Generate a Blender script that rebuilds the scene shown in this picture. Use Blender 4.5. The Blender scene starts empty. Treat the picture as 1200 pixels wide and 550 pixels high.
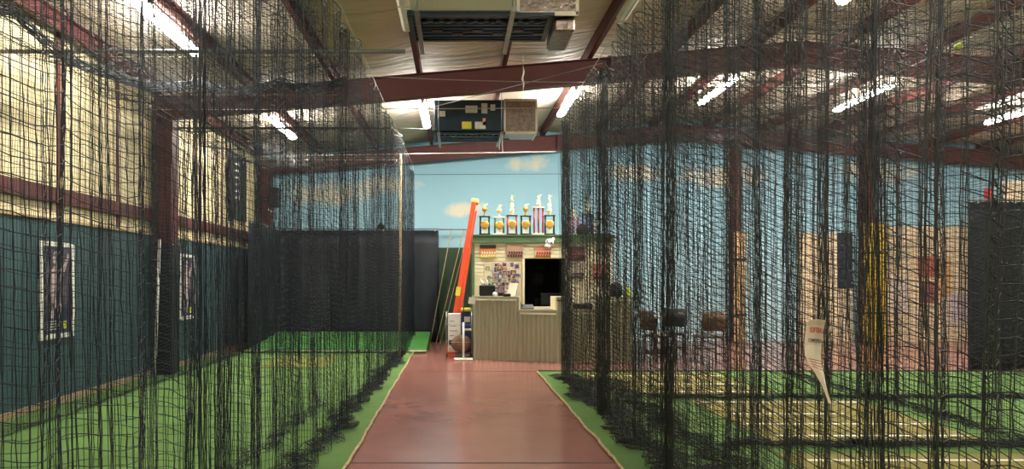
import bpy, math, random
import numpy as np
from mathutils import Vector, Matrix
random.seed(7); rng = np.random.default_rng(7)
SC = bpy.context.scene
COL = SC.collection

# ------------------------------------------------------------------ camera, world, exposure
cam_d = bpy.data.cameras.new('camera'); cam = bpy.data.objects.new('camera', cam_d); COL.objects.link(cam)
cam.location = (0, 0, 1.45); cam.rotation_euler = (math.pi/2, 0, 0)
cam_d.sensor_width = 36; cam_d.lens = 26.1
cam_d.shift_x = 65/1200; cam_d.shift_y = 53/1200
cam_d.clip_start = 0.05; cam_d.clip_end = 100
SC.camera = cam
w = bpy.data.worlds.new('world'); SC.world = w; w.use_nodes = True
w.node_tree.nodes['Background'].inputs[0].default_value = (0.5, 0.55, 0.6, 1)
w.node_tree.nodes['Background'].inputs[1].default_value = 0.1
SC.view_settings.view_transform = 'Standard'; SC.view_settings.look = 'None'
SC.view_settings.exposure = 1.08; SC.view_settings.gamma = 1.0
SC.view_settings.use_curve_mapping = False
SC.cycles.use_denoising = True
SC.cycles.max_bounces = 6; SC.cycles.diffuse_bounces = 5; SC.cycles.glossy_bounces = 3
SC.cycles.sample_clamp_indirect = 4
TUBE_STRENGTH = 95.0
TUBE_COLOR = (1.0, 0.965, 0.88, 1)

# ------------------------------------------------------------------ helpers
def P(px, py, d):
    return ((px-535)/870*d, d, 1.45+(328-py)/870*d)

def tag(o, label=None, cat=None, group=None, kind=None):
    if label: o['label'] = label
    if cat: o['category'] = cat
    if group: o['group'] = group
    if kind: o['kind'] = kind
    return o

def lin(c):
    return tuple(((v/255)/12.92 if v/255 <= .04045 else ((v/255+.055)/1.055)**2.4) for v in c)

MATS = {}
def mat(name, rgb, rough=.6, metal=0, noise=0.12, scale=8.0, bump=0.0, rgb2=None, emit=0, spec=0.5, stretch=None, detail=4):
    if name in MATS: return MATS[name]
    m = bpy.data.materials.new(name); m.use_nodes = True
    nt = m.node_tree; b = nt.nodes['Principled BSDF']
    c = lin(rgb); c2 = lin(rgb2) if rgb2 else tuple(v*(1-noise*1.6) for v in c)
    b.inputs['Roughness'].default_value = rough; b.inputs['Metallic'].default_value = metal
    b.inputs['Specular IOR Level'].default_value = spec
    tc = nt.nodes.new('ShaderNodeTexCoord'); n = nt.nodes.new('ShaderNodeTexNoise')
    n.inputs['Scale'].default_value = scale; n.inputs['Detail'].default_value = detail
    if stretch:
        mp = nt.nodes.new('ShaderNodeMapping'); mp.inputs['Scale'].default_value = stretch
        nt.links.new(tc.outputs['Object'], mp.inputs[0]); nt.links.new(mp.outputs[0], n.inputs['Vector'])
    else:
        nt.links.new(tc.outputs['Object'], n.inputs['Vector'])
    r = nt.nodes.new('ShaderNodeValToRGB')
    r.color_ramp.elements[0].position = .3; r.color_ramp.elements[1].position = .7
    r.color_ramp.elements[0].color = (*c2, 1); r.color_ramp.elements[1].color = (*c, 1)
    nt.links.new(n.outputs['Fac'], r.inputs[0]); nt.links.new(r.outputs[0], b.inputs['Base Color'])
    if bump:
        bp = nt.nodes.new('ShaderNodeBump'); bp.inputs['Strength'].default_value = bump; bp.inputs['Distance'].default_value = .02
        nt.links.new(n.outputs['Fac'], bp.inputs['Height']); nt.links.new(bp.outputs[0], b.inputs['Normal'])
    if emit:
        b.inputs['Emission Color'].default_value = TUBE_COLOR; b.inputs['Emission Strength'].default_value = emit
    MATS[name] = m
    return m

class MB:
    def __init__(s): s.v = []; s.f = []; s.m = []; s.mats = []; s.sm = []
    def mi(s, m):
        if m not in s.mats: s.mats.append(m)
        return s.mats.index(m)
    def add(s, vs, fs, m, smooth=False, M=None):
        k = len(s.v); i = s.mi(m)
        if M is not None: vs = [tuple(M @ Vector(v)) for v in vs]
        s.v += [tuple(v) for v in vs]
        for f in fs: s.f.append(tuple(a+k for a in f)); s.m.append(i); s.sm.append(smooth)
        return s
    def box(s, x0, x1, y0, y1, z0, z1, m, M=None, bev=0.0):
        if bev > 0:
            b = bev
            vs = []; fs = []
            # bevelled box: 24 verts
            def q(sx, sy, sz, ax):
                p = [x1 if sx else x0, y1 if sy else y0, z1 if sz else z0]
                for a in range(3):
                    if a != ax: p[a] += (-b if (sx, sy, sz)[a] else b)
                return p
            idx = {}
            for sx in (0, 1):
                for sy in (0, 1):
                    for sz in (0, 1):
                        for ax in range(3):
                            idx[(sx, sy, sz, ax)] = len(vs); vs.append(q(sx, sy, sz, ax))
            for ax in range(3):
                o = [a for a in range(3) if a != ax]
                for sd in (0, 1):
                    ring = []
                    for (a, c) in ((0, 0), (1, 0), (1, 1), (0, 1)):
                        t = [0, 0, 0]; t[ax] = sd; t[o[0]] = a; t[o[1]] = c
                        ring.append(idx[(*t, ax)])
                    fs.append(ring)
            for ax in range(3):  # edges along ax
                o = [a for a in range(3) if a != ax]
                for (a, c) in ((0, 0), (1, 0), (1, 1), (0, 1)):
                    t0 = [0]*3; t1 = [0]*3; t0[ax] = 0; t1[ax] = 1
                    for t in (t0, t1): t[o[0]] = a; t[o[1]] = c
                    fs.append([idx[(*t0, o[0])], idx[(*t1, o[0])], idx[(*t1, o[1])], idx[(*t0, o[1])]])
            for sx in (0, 1):
                for sy in (0, 1):
                    for sz in (0, 1): fs.append([idx[(sx, sy, sz, a)] for a in range(3)])
            return s.add(vs, fs, m, False, M)
        vs = [(x0,y0,z0),(x1,y0,z0),(x1,y1,z0),(x0,y1,z0),(x0,y0,z1),(x1,y0,z1),(x1,y1,z1),(x0,y1,z1)]
        fs = [(0,3,2,1),(4,5,6,7),(0,1,5,4),(1,2,6,5),(2,3,7,6),(3,0,4,7)]
        return s.add(vs, fs, m, False, M)
    def tube(s, pts, r, m, n=6, cap=True):
        pts = [Vector(p) for p in pts]; vs = []; fs = []
        rs = r if isinstance(r, (list, tuple)) else [r]*len(pts)
        for i, p in enumerate(pts):
            t = (pts[min(i+1, len(pts)-1)]-pts[max(i-1, 0)]).normalized()
            up = Vector((0, 0, 1)) if abs(t.z) < .9 else Vector((1, 0, 0))
            a = t.cross(up).normalized(); b = t.cross(a)
            for k in range(n):
                an = 2*math.pi*k/n; vs.append(p+rs[i]*(a*math.cos(an)+b*math.sin(an)))
        for i in range(len(pts)-1):
            for k in range(n):
                fs.append((i*n+k, i*n+(k+1) % n, (i+1)*n+(k+1) % n, (i+1)*n+k))
        if cap:
            fs.append(tuple(range(n))[::-1]); fs.append(tuple(range((len(pts)-1)*n, len(pts)*n)))
        return s.add(vs, fs, m, True)
    def lathe(s, prof, m, n=14, c=(0, 0, 0), M=None):
        vs = []; fs = []
        for (r, z) in prof:
            for k in range(n):
                an = 2*math.pi*k/n; vs.append((c[0]+r*math.cos(an), c[1]+r*math.sin(an), c[2]+z))
        for i in range(len(prof)-1):
            for k in range(n): fs.append((i*n+k, i*n+(k+1) % n, (i+1)*n+(k+1) % n, (i+1)*n+k))
        fs.append(tuple(range(n))[::-1]); fs.append(tuple(range((len(prof)-1)*n, len(prof)*n)))
        return s.add(vs, fs, m, True, M)
    def ball(s, c, r, m, n=12, sc=(1, 1, 1), M=None):
        prof = [(max(.001, math.sin(math.pi*i/n)), -math.cos(math.pi*i/n)) for i in range(n+1)]
        vs = []; fs = []
        for (a, z) in prof:
            for k in range(n):
                an = 2*math.pi*k/n
                vs.append((c[0]+r*sc[0]*a*math.cos(an), c[1]+r*sc[1]*a*math.sin(an), c[2]+r*sc[2]*z))
        for i in range(n):
            for k in range(n): fs.append((i*n+k, i*n+(k+1) % n, (i+1)*n+(k+1) % n, (i+1)*n+k))
        return s.add(vs, fs, m, True, M)
    def prism(s, outline, y0, y1, m, M=None):   # outline in xz
        n = len(outline)
        vs = [(x, y0, z) for x, z in outline]+[(x, y1, z) for x, z in outline]
        fs = [tuple(range(n)), tuple(range(n, 2*n))[::-1]]+[(i, i+n, (i+1) % n+n, (i+1) % n) for i in range(n)]
        return s.add(vs, fs, m, False, M)
    def build(s, name, parent=None, loc=(0, 0, 0), rot=(0, 0, 0)):
        me = bpy.data.meshes.new(name); me.from_pydata(s.v, [], s.f)
        for m in s.mats: me.materials.append(m)
        me.polygons.foreach_set('material_index', s.m); me.polygons.foreach_set('use_smooth', s.sm)
        me.update()
        o = bpy.data.objects.new(name, me); COL.objects.link(o)
        o.location = loc; o.rotation_euler = rot
        if parent: o.parent = parent
        return o

def root(name, loc, label, cat, group=None, rot=(0, 0, 0)):
    o = bpy.data.objects.new(name, None); COL.objects.link(o); o.empty_display_size = .1
    o.location = loc; o.rotation_euler = rot
    return tag(o, label, cat, group)

def copy_tree(o, parent=None):
    c = o.copy(); COL.objects.link(c)
    if parent: c.parent = parent
    for ch in [x for x in bpy.data.objects if x.parent == o]: copy_tree(ch, c)
    return c

# ------------------------------------------------------------------ materials of the setting
def nodes_mat(name):
    m = bpy.data.materials.new(name); m.use_nodes = True
    return m, m.node_tree, m.node_tree.nodes['Principled BSDF']
def N(nt, t, **kw):
    n = nt.nodes.new(t)
    for k, v in kw.items(): setattr(n, k, v)
    return n
def ramp(nt, fac, stops):
    r = N(nt, 'ShaderNodeValToRGB'); e = r.color_ramp.elements
    while len(e) < len(stops): e.new(.5)
    for i, (p, c) in enumerate(stops): e[i].position = p; e[i].color = (*c, 1)
    nt.links.new(fac, r.inputs[0]); return r.outputs[0]
def noise(nt, vec, scale, detail=5, rough=.55):
    n = N(nt, 'ShaderNodeTexNoise'); n.inputs['Scale'].default_value = scale; n.inputs['Detail'].default_value = detail
    n.inputs['Roughness'].default_value = rough
    nt.links.new(vec, n.inputs['Vector']); return n.outputs['Fac']
def mapping(nt, vec, sc, loc=(0, 0, 0)):
    m = N(nt, 'ShaderNodeMapping'); m.inputs['Scale'].default_value = sc; m.inputs['Location'].default_value = loc
    nt.links.new(vec, m.inputs[0]); return m.outputs[0]
def mix(nt, fac, a, b, mode='MIX'):
    x = N(nt, 'ShaderNodeMix', data_type='RGBA', blend_type=mode)
    for sock, v in ((x.inputs[0], fac), (x.inputs[6], a), (x.inputs[7], b)):
        if isinstance(v, bpy.types.NodeSocket): nt.links.new(v, sock)
        else: sock.default_value = v if isinstance(v, float) else (*v, 1)
    return x.outputs[2]
def mathn(nt, op, a, b=None):
    x = N(nt, 'ShaderNodeMath', operation=op)
    for i, v in enumerate((a, b)):
        if v is None: continue
        if isinstance(v, bpy.types.NodeSocket): nt.links.new(v, x.inputs[i])
        else: x.inputs[i].default_value = v
    return x.outputs[0]
def bumpn(nt, h, b, strength, dist):
    x = N(nt, 'ShaderNodeBump'); x.inputs['Strength'].default_value = strength; x.inputs['Distance'].default_value = dist
    nt.links.new(h, x.inputs['Height']); nt.links.new(x.outputs[0], b.inputs['Normal'])

# sealed red concrete
M_FLOOR, nt, b = nodes_mat('sealed_red_concrete')
tc = N(nt, 'ShaderNodeTexCoord').outputs['Object']
c = ramp(nt, noise(nt, tc, 1.1, 8, .65), [(.2, lin((138, 90, 80))), (.8, lin((156, 106, 95)))])
scuff = ramp(nt, noise(nt, mapping(nt, tc, (3, 5, 1)), 2.5, 9, .75), [(.6, (0, 0, 0)), (.85, (1, 1, 1))])
c = mix(nt, mathn(nt, 'MULTIPLY', scuff, .04), c, lin((196, 140, 124)))
nt.links.new(c, b.inputs['Base Color'])
nt.links.new(ramp(nt, noise(nt, tc, 1.5, 3), [(.3, (.19,)*3), (.7, (.25,)*3)]), b.inputs['Roughness'])
bumpn(nt, noise(nt, tc, 14, 4), b, .08, .01)

def turf_mat(name, a, b2, scale=260):
    m, nt, b = nodes_mat(name)
    tc = N(nt, 'ShaderNodeTexCoord').outputs['Object']
    f = noise(nt, tc, scale, 2); g = noise(nt, tc, 1.3, 6, .6)
    c = ramp(nt, f, [(.3, lin(a)), (.7, lin(b2))])
    c = mix(nt, mathn(nt, 'MULTIPLY', ramp(nt, g, [(.35, (0,)*3), (.7, (1,)*3)]), .35), c, lin(tuple(min(255, v*1.15+8) for v in b2)))
    nt.links.new(c, b.inputs['Base Color']); b.inputs['Roughness'].default_value = .9
    b.inputs['Specular IOR Level'].default_value = .2
    bumpn(nt, f, b, .5, .01)
    return m
M_TURF = turf_mat('green_turf', (70, 100, 52), (100, 131, 70))
M_TURF2 = turf_mat('bright_green_turf', (60, 120, 56), (90, 152, 80))
M_CLAY = turf_mat('clay_turf', (112, 106, 52), (146, 136, 76))
M_CLAY2 = turf_mat('brown_turf', (98, 104, 50), (120, 124, 66))
M_RED = mat('red_oxide_steel', (92, 46, 44), .55, 0, .15, 5)
M_RED2 = mat('red_oxide_purlin', (92, 40, 36), .6, 0, .2, 4)
M_WHITE = mat('white_paint', (232, 230, 220), .5, 0, .04, 6)
M_TAN = mat('tan_binding', (196, 172, 128), .85, 0, .25, 20)
M_GREENWALL = mat('dark_green_wall', (50, 82, 86), .7, 0, .1, 2)
M_NET = mat('black_nylon_twine', (16, 25, 35), .6, 0, .3, 3, spec=.4)
M_NET2 = mat('lamplit_nylon_twine', (42, 46, 42), .55, 0, .35, 2.5, spec=.5)  # lighter copy of the black twine, lamplight on the threads put into its colour
M_ROPE = mat('grey_rope', (96, 100, 84), .8, 0, .2, 40)
M_DROPE = mat('dark_rope', (20, 26, 32), .7, 0, .2, 30)
M_GALV = mat('galvanised_steel', (150, 152, 146), .35, .8, .15, 12)
M_BLACKV = mat('black_vinyl', (17, 27, 37), .6, 0, .2, 3, bump=.1)
M_CREAM = mat('cream_siding', (246, 236, 200), .6, 0, .05, 5)
M_BLACK = mat('black_plastic', (16, 18, 20), .45, 0, .2, 9)
M_DGREEN = mat('forest_green_paint', (84, 110, 74), .6, 0, .1, 6)

# insulation vinyl (roof, upper side walls)
def vinyl(name, a, seam_axis, seam, wr=.5):
    m, nt, b = nodes_mat(name)
    tc = N(nt, 'ShaderNodeTexCoord').outputs['Object']
    sep = N(nt, 'ShaderNodeSeparateXYZ'); nt.links.new(tc, sep.inputs[0])
    fr = mathn(nt, 'FRACT', mathn(nt, 'DIVIDE', sep.outputs[seam_axis], seam))
    line = ramp(nt, fr, [(0.0, (.35,)*3), (.012, (.35,)*3), (.03, (1,)*3), (1, (1,)*3)])
    f = noise(nt, tc, 1.2, 5)
    c = ramp(nt, f, [(.3, tuple(v*.85 for v in lin(a))), (.7, lin(a))])
    c = mix(nt, .55, c, line, 'MULTIPLY')
    nt.links.new(c, b.inputs['Base Color']); b.inputs['Roughness'].default_value = .62
    st = [1.2, 1.2, 1.2]; st[seam_axis] = 7
    bumpn(nt, noise(nt, mapping(nt, tc, tuple(st)), 1.0, 3), b, wr, .12)
    return m
M_ROOF = vinyl('roof_insulation_vinyl', (204, 190, 172), 1, 1.5)
M_WALLV = vinyl('wall_insulation_vinyl', (230, 216, 170), 1, 1.25, .35)

# mural: sky with a few clouds painted on the end wall
M_SKY, nt, b = nodes_mat('painted_sky_mural')
tc = N(nt, 'ShaderNodeTexCoord').outputs['Object']
sep = N(nt, 'ShaderNodeSeparateXYZ'); nt.links.new(tc, sep.inputs[0])
c = ramp(nt, mathn(nt, 'DIVIDE', sep.outputs[2], 5.0), [(0, lin((180, 212, 220))), (.5, lin((160, 203, 218))), (1, lin((142, 192, 214)))])
nz = noise(nt, tc, 2.2, 8, .6)
nzs = 1.6
acc = None
for (cx, cz, rx, rz) in ((.2, 3.12, .5, .2), (1.75, 4.2, .55, .22), (-3.0, 3.5, 1.1, .35), (-1.6, 3.7, .8, .25), (6.2, 3.9, 1.2, .3), (4.2, 4.0, .8, .25), (9.8, 4.0, 1.2, .3)):
    dx = mathn(nt, 'DIVIDE', mathn(nt, 'SUBTRACT', sep.outputs[0], cx), rx)
    dz = mathn(nt, 'DIVIDE', mathn(nt, 'SUBTRACT', sep.outputs[2], cz), rz)
    q = mathn(nt, 'ADD', mathn(nt, 'MULTIPLY', dx, dx), mathn(nt, 'MULTIPLY', dz, dz))
    acc = q if acc is None else mathn(nt, 'MINIMUM', acc, q)
fac = mathn(nt, 'SUBTRACT', mathn(nt, 'ADD', 1.0, mathn(nt, 'MULTIPLY', mathn(nt, 'SUBTRACT', nz, .5), 3.2)), acc)
c = mix(nt, ramp(nt, fac, [(.0, (0,)*3), (1.0, (.85,)*3)]), c, lin((232, 222, 196)))
nt.links.new(c, b.inputs['Base Color']); b.inputs['Roughness'].default_value = .6

# ------------------------------------------------------------------ structure
XL, XR, YB, YN, RIDGE = -4.6, 13.6, 17.6, -7.0, 5.2
def roofz(x): return (4.82+.085*x) if x < RIDGE else (4.82+.085*RIDGE-.085*(x-RIDGE))
def struct(mb, name, **k): return tag(mb.build(name, **k), kind='structure')
struct(MB().box(XL-.3, XR+.3, YN, YB+.3, -.15, 0, M_FLOOR), 'floor')
# saw cut joints in the concrete
mj = mat('joint_dark', (70, 34, 32), .9)
g = MB()
for y in (5.87, 11.75): g.box(-.84, 1.26 if y < 11 else 13, y-.008, y+.008, 0, .002, mj)
struct(g, 'trim_1')
g = MB()
for (x0, x1) in ((XL-.2, RIDGE), (RIDGE, XR+.2)):
    n = 14*4; ny = 60
    vs = []; fs = []
    for j in range(ny+1):
        for i in range(n+1):
            x = x0+(x1-x0)*i/n; y = YN+(YB-YN)*j/ny
            t = ((x+.57)/1.29) % 1
            vs.append((x, y, roofz(x)-.07*math.sin(math.pi*t)*(1+.5*math.sin(y*2.1+x))))
    for j in range(ny):
        for i in range(n):
            a = j*(n+1)+i; fs.append((a, a+n+1, a+n+2, a+1))
    g.add(vs, fs, M_ROOF, True)
struct(g, 'ceiling')
# purlins run along the building
for k in range(15):
    x = -4.44+1.29*k
    if x > XR: break
    z = roofz(x)
    g = MB(); g.box(x-.035, x+.035, YN, YB, z-.02, z, M_RED2); g.box(x-.035, x-.025, YN, YB, z-.2, z, M_RED2); g.box(x-.035, x+.035, YN, YB, z-.2, z-.19, M_RED2)
    tag(g.build('roof_purlin'), None, None, None, 'structure')
# frames: rafter + columns
def rafter(y):
    g = MB()
    for (x0, x1) in ((XL, RIDGE), (RIDGE, XR)):
        z0, z1 = roofz(x0)-.2, roofz(x1)-.2; D = .36
        def sec(w, a0, a1):
            g.add([(x0, y-w, z0-a1), (x0, y+w, z0-a1), (x0, y+w, z0-a0), (x0, y-w, z0-a0), (x1, y-w, z1-a1), (x1, y+w, z1-a1), (x1, y+w, z1-a0), (x1, y-w, z1-a0)],
                  [(0, 1, 2, 3), (4, 7, 6, 5), (0, 4, 5, 1), (1, 5, 6, 2), (2, 6, 7, 3), (3, 7, 4, 0)], M_RED)
        sec(.008, .012, D-.012); sec(.09, 0, .012); sec(.09, D-.012, D)
    for x in (2.35, RIDGE, 8.6): 
        zz = roofz(x)-.2; g.box(x-.008, x+.008, y-.085, y+.085, zz-.35, zz-.01, M_RED)
    tag(g.build('roof_beam'), None, None, None, 'structure')
for y in (-.7, 5.3-.0, 11.3, 17.3): 
    if y != 5.3: rafter(y)
def column(x, y, h, side=0):
    g = MB(); W = .15
    g.box(x-.09, x+.09, y-W, y-W+.012, 0, h, M_RED); g.box(x-.09, x+.09, y+W-.012, y+W, 0, h, M_RED); g.box(x-.006, x+.006, y-W, y+W, 0, h, M_RED)
    g.box(x-.12, x+.12, y-W-.03, y+W+.03, 0, .02, M_RED)
    return tag(g.build('steel_column'), kind='structure')
# wall columns stand with the flange towards the room
def wall_column(y):
    g = MB(); x = XL+.02; W = .14
    g.box(x, x+.012, y-W, y+W, 0, 4.15, M_RED); g.box(x+.28, x+.292, y-W, y+W, 0, 4.15, M_RED); g.box(x, x+.29, y-.006, y+.006, 0, 4.15, M_RED)
    return tag(g.build('steel_column'), kind='structure')
for y in (-.7, 11.3, 17.25): wall_column(y)
column(6.5, 17.3, 4.7); column(9.55, 17.3, 4.6)
def wall_pad(y, label):
    r = root('column_pad', (XL+.17, y, 0), label, 'pad')
    MB().box(-.14, .16, -.17, .17, .01, 2.0, M_BLACKV, bev=.03).build('foam_pad', r)
    for z in (.5, 1.5): MB().box(-.145, .165, -.175, .175, z-.025, z+.025, M_BLACK, bev=.004).build('strap', r)
# left wall
HG = 2.12
g = MB(); g.box(XL-.12, XL, YN, YB, 0, HG, M_GREENWALL)
for k in range(20):
    y = YN+1.22*k+.4; g.box(XL, XL+.006, y-.02, y+.02, .08, HG, M_GREENWALL)
g.box(XL-.12, XL-.02, YN, YB, HG, 4.5, M_WALLV)
struct(g, 'wall_left')
g = MB(); g.box(XL-.02, XL+.05, YN, YB, 2.33, 2.5, M_RED2); g.box(XL-.02, XL+.03, YN, YB, HG, HG+.03, M_TAN); struct(g, 'trim_2')
g = MB()
for y in [1.1+1.5*i for i in range(11)]: g.box(XL-.03, XL+.0, y-.03, y+.03, HG, 4.4, M_RED2)
struct(g, 'trim_3')
g = MB(); g.box(XL, XL+.03, YN, 17.2, 0, .09, mat('base_board', (160, 140, 110), .8)); struct(g, 'baseboard_left')
# end wall
g = MB()
g.box(XL-.2, XR+.2, YB, YB+.12, 0, 5.4, M_SKY)
struct(g, 'wall_back')
g = MB(); g.box(XL, 3.0, YB-.04, YB, 0, 2.21, mat('end_wall_green', (48, 72, 50), .7)); struct(g, 'trim_4')
M_RW = mat('right_wall_cream', (214, 196, 152), .7)
g = MB(); g.box(XR, XR+.12, YN, YB, 0, 4.8, M_RW); struct(g, 'wall_right')
g = MB(); g.box(XL-.2, XR+.2, YN-.12, YN, 0, 5.4, mat('front_wall_beige', (190, 178, 150), .7)); struct(g, 'wall_front')

# ------------------------------------------------------------------ turf
def edge_wob(x, y): return x+.005*math.sin(y*3.1)+.003*math.sin(y*7.7)
def turf_strip(name, x0, x1, y0, y1, label, side):
    r = root(name, (0, 0, 0), label, 'turf')
    g = MB(); n = 60; vs = []; fs = []
    for j in range(n+1):
        y = y0+(y1-y0)*j/n
        a, c = (x0, edge_wob(x1, y)) if side > 0 else (edge_wob(x0, y), x1)
        vs += [(a, y, 0.001), (c, y, 0.001), (c, y, .018), (a, y, .018)]
    for j in range(n):
        k = 4*j
        for q in range(4): fs.append((k+q, k+(q+1) % 4, k+4+(q+1) % 4, k+4+q))
    fs += [(3, 2, 1, 0), (4*n, 4*n+1, 4*n+2, 4*n+3)]
    g.add(vs, fs, M_TURF); g.build('turf_carpet', r)
    pts = []
    for j in range(160):
        y = y0+(y1-y0)*j/159; xx = (x1 if side > 0 else x0)
        pts.append((edge_wob(xx, y)+.006*random.uniform(-1, 1)+side*.01, y, .014+.004*random.random()))
    tag(MB().tube(pts, .013, M_TAN, 6).build('binding_strip', r), 'tan frayed edge binding')
    return r
turf_strip('turf_lane', XL+.03, -.86, -3, 14.58, 'long green turf lane on the left side of the red walkway', 1)
rt = turf_strip('turf_lane', 1.27, 13.5, -3, 11.6, 'wide green turf field on the right side of the red walkway', -1)
tag(MB().tube([(1.27, 11.6, .02), (13.5, 11.6, .02)], .016, M_DROPE, 6).build('end_binding', rt), 'dark binding along the far end')
# thick turf platform in front of the back curtain
r = root('turf_platform', (-2.5, 14.6, 0), 'thick bright green turf platform in front of the black back curtain', 'platform')
g = MB()
x0, x1 = XL+.42-(-2.5), -.6+2.5
vs = [(x0, 0, 0), (x1, 0, 0), (x1, 0, .05), (x0, 0, .05), (x0, 2.55, 0), (x1, 2.55, 0), (x1, 2.55, .25), (x0, 2.55, .25)]
g.add(vs, [(0, 1, 2, 3), (7, 6, 5, 4), (0, 4, 5, 1), (1, 5, 6, 2), (2, 6, 7, 3), (3, 7, 4, 0)], M_TURF2); g.build('turf_top', r)
tag(MB().tube([(x0, -.02, .045), (x1-.05, -.02, .045), (x1+.01, 0.02, .045)], .02, mat('white_edge', (222, 214, 186), .7), 6).build('edge_trim', r), 'whitish edging')
wall_pad(11.3, 'dark padding round the foot of the red column on the left wall')
# clay hitting mats
def clay_mat(name, x0, x1, y0, y1, label, lines, m, skew=0):
    r = root(name, ((x0+x1)/2, (y0+y1)/2, .019), label, 'mat')
    hx, hy = (x1-x0)/2, (y1-y0)/2
    MB().box(-hx, hx, -hy, hy, 0, .012, m, bev=.004).build('mat_base', r)
    for (lx0, lx1, ly) in lines:
        MB().box(lx0-(x0+x1)/2, lx1-(x0+x1)/2, ly-(y0+y1)/2-.025, ly-(y0+y1)/2+.025, .012, .014, M_WHITE).build('painted_line', r)
    return r
clay_mat('batting_mat', 1.9, 3.95, 9.25, 11.3, 'olive clay-coloured batting mat with white stripes nearer the counter', [(1.95, 3.9, 10.95), (2.0, 3.9, 10.1), (1.95, 3.9, 9.4)], M_CLAY)
clay_mat('batting_mat', 2.75, 4.7, 6.55, 8.72, 'olive batting mat with four white stripes, second from the walkway end', [(2.8, 4.65, 8.6), (2.9, 4.1, 7.85), (2.8, 4.65, 7.3), (2.9, 4.65, 6.75)], M_CLAY)
clay_mat('batting_mat', 2.6, 4.9, 4.6, 6.05, 'olive batting mat nearest the camera behind the lowest net bundle', [(2.75, 4.75, 5.83), (2.75, 4.75, 5.2)], M_CLAY)
clay_mat('pitching_mat', -3.3, -2.15, 12.05, 13.7, 'small brown mat lying on the left turf before the green platform', [], M_CLAY2)

# ------------------------------------------------------------------ strip lights
M_TUBE = mat('fluorescent_tube', (255, 250, 235), .4, emit=TUBE_STRENGTH)
M_TUBE_OFF = mat('unlit_tube', (226, 222, 200), .3)
M_HOUS = mat('light_housing', (226, 224, 214), .45)
def strip_light(x, y0, y1, lit, label):
    z = roofz(x)-.36
    r = root('strip_light', (x, (y0+y1)/2, z), label, 'ceiling light', 'strip lights under the roof')
    h = (y1-y0)/2
    g = MB(); g.add([(-.02, -h, -.02), (.02, -h, -.02), (.032, -h, .0), (.032, -h, .055), (-.032, -h, .055), (-.032, -h, 0),
                     (-.02, h, -.02), (.02, h, -.02), (.032, h, .0), (.032, h, .055), (-.032, h, .055), (-.032, h, 0)],
                    [(5, 4, 3, 2, 1, 0), (6, 7, 8, 9, 10, 11), (0, 1, 7, 6), (1, 2, 8, 7), (2, 3, 9, 8), (3, 4, 10, 9), (4, 5, 11, 10), (5, 0, 6, 11)], M_HOUS)
    g.build('housing', r)
    for k in (-1, 1):
        c = k*h/2; a0, a1 = c-h/2+.03, c+h/2-.03
        sec = [(-.07, .0), (-.062, -.03), (-.03, -.048), (.03, -.048), (.062, -.03), (.07, .0), (.036, .02), (-.036, .02)]
        MB().add([(x_, a0, z_) for x_, z_ in sec]+[(x_, a1, z_) for x_, z_ in sec],
                 [tuple(range(8)), tuple(range(8, 16))[::-1]]+[(i, i+8, (i+1) % 8+8, (i+1) % 8) for i in range(8)], M_TUBE if lit else M_TUBE_OFF).build('lens', r)
    for c in (-h*.7, h*.7): MB().tube([(0, c, .05), (0, c, .17)], .006, M_GALV, 5).build('hanger', r)
rows = [(-3.14, 'far left'), (-.57, 'second from left'), (2.0, 'middle'), (4.7, 'fourth from left'), (7.3, 'fifth from left'), (10.2, 'rightmost')]
for x, w_ in rows[:5]:
    strip_light(x, 12.4, 14.3, True, f'{w_} lit strip light of the far row under the roof')
strip_light(10.2, 12.4, 14.3, True, 'rightmost lit strip light of the far row, behind dense netting')
strip_light(-3.14, 7.2, 9.0, True, 'large lit strip light at upper left, nearest on the left')
strip_light(-.57, 7.15, 8.75, False, 'unlit strip light tucked at the left end of the near air unit')
strip_light(2.0, 7.2, 9.0, False, 'unlit strip light on the purlin right of the near air unit')
strip_light(4.7, 7.3, 9.1, True, 'lit strip light at the top edge, right of centre behind nets')
strip_light(8.6, 7.3, 9.1, True, 'lit strip light over the right cages beyond the dense nets')
for x in (-3.14, 2.0, 7.3):
    for y in (1.6, -4.0):
        strip_light(x, y, y+1.9, True, 'lit strip light above or behind the viewer')

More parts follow.
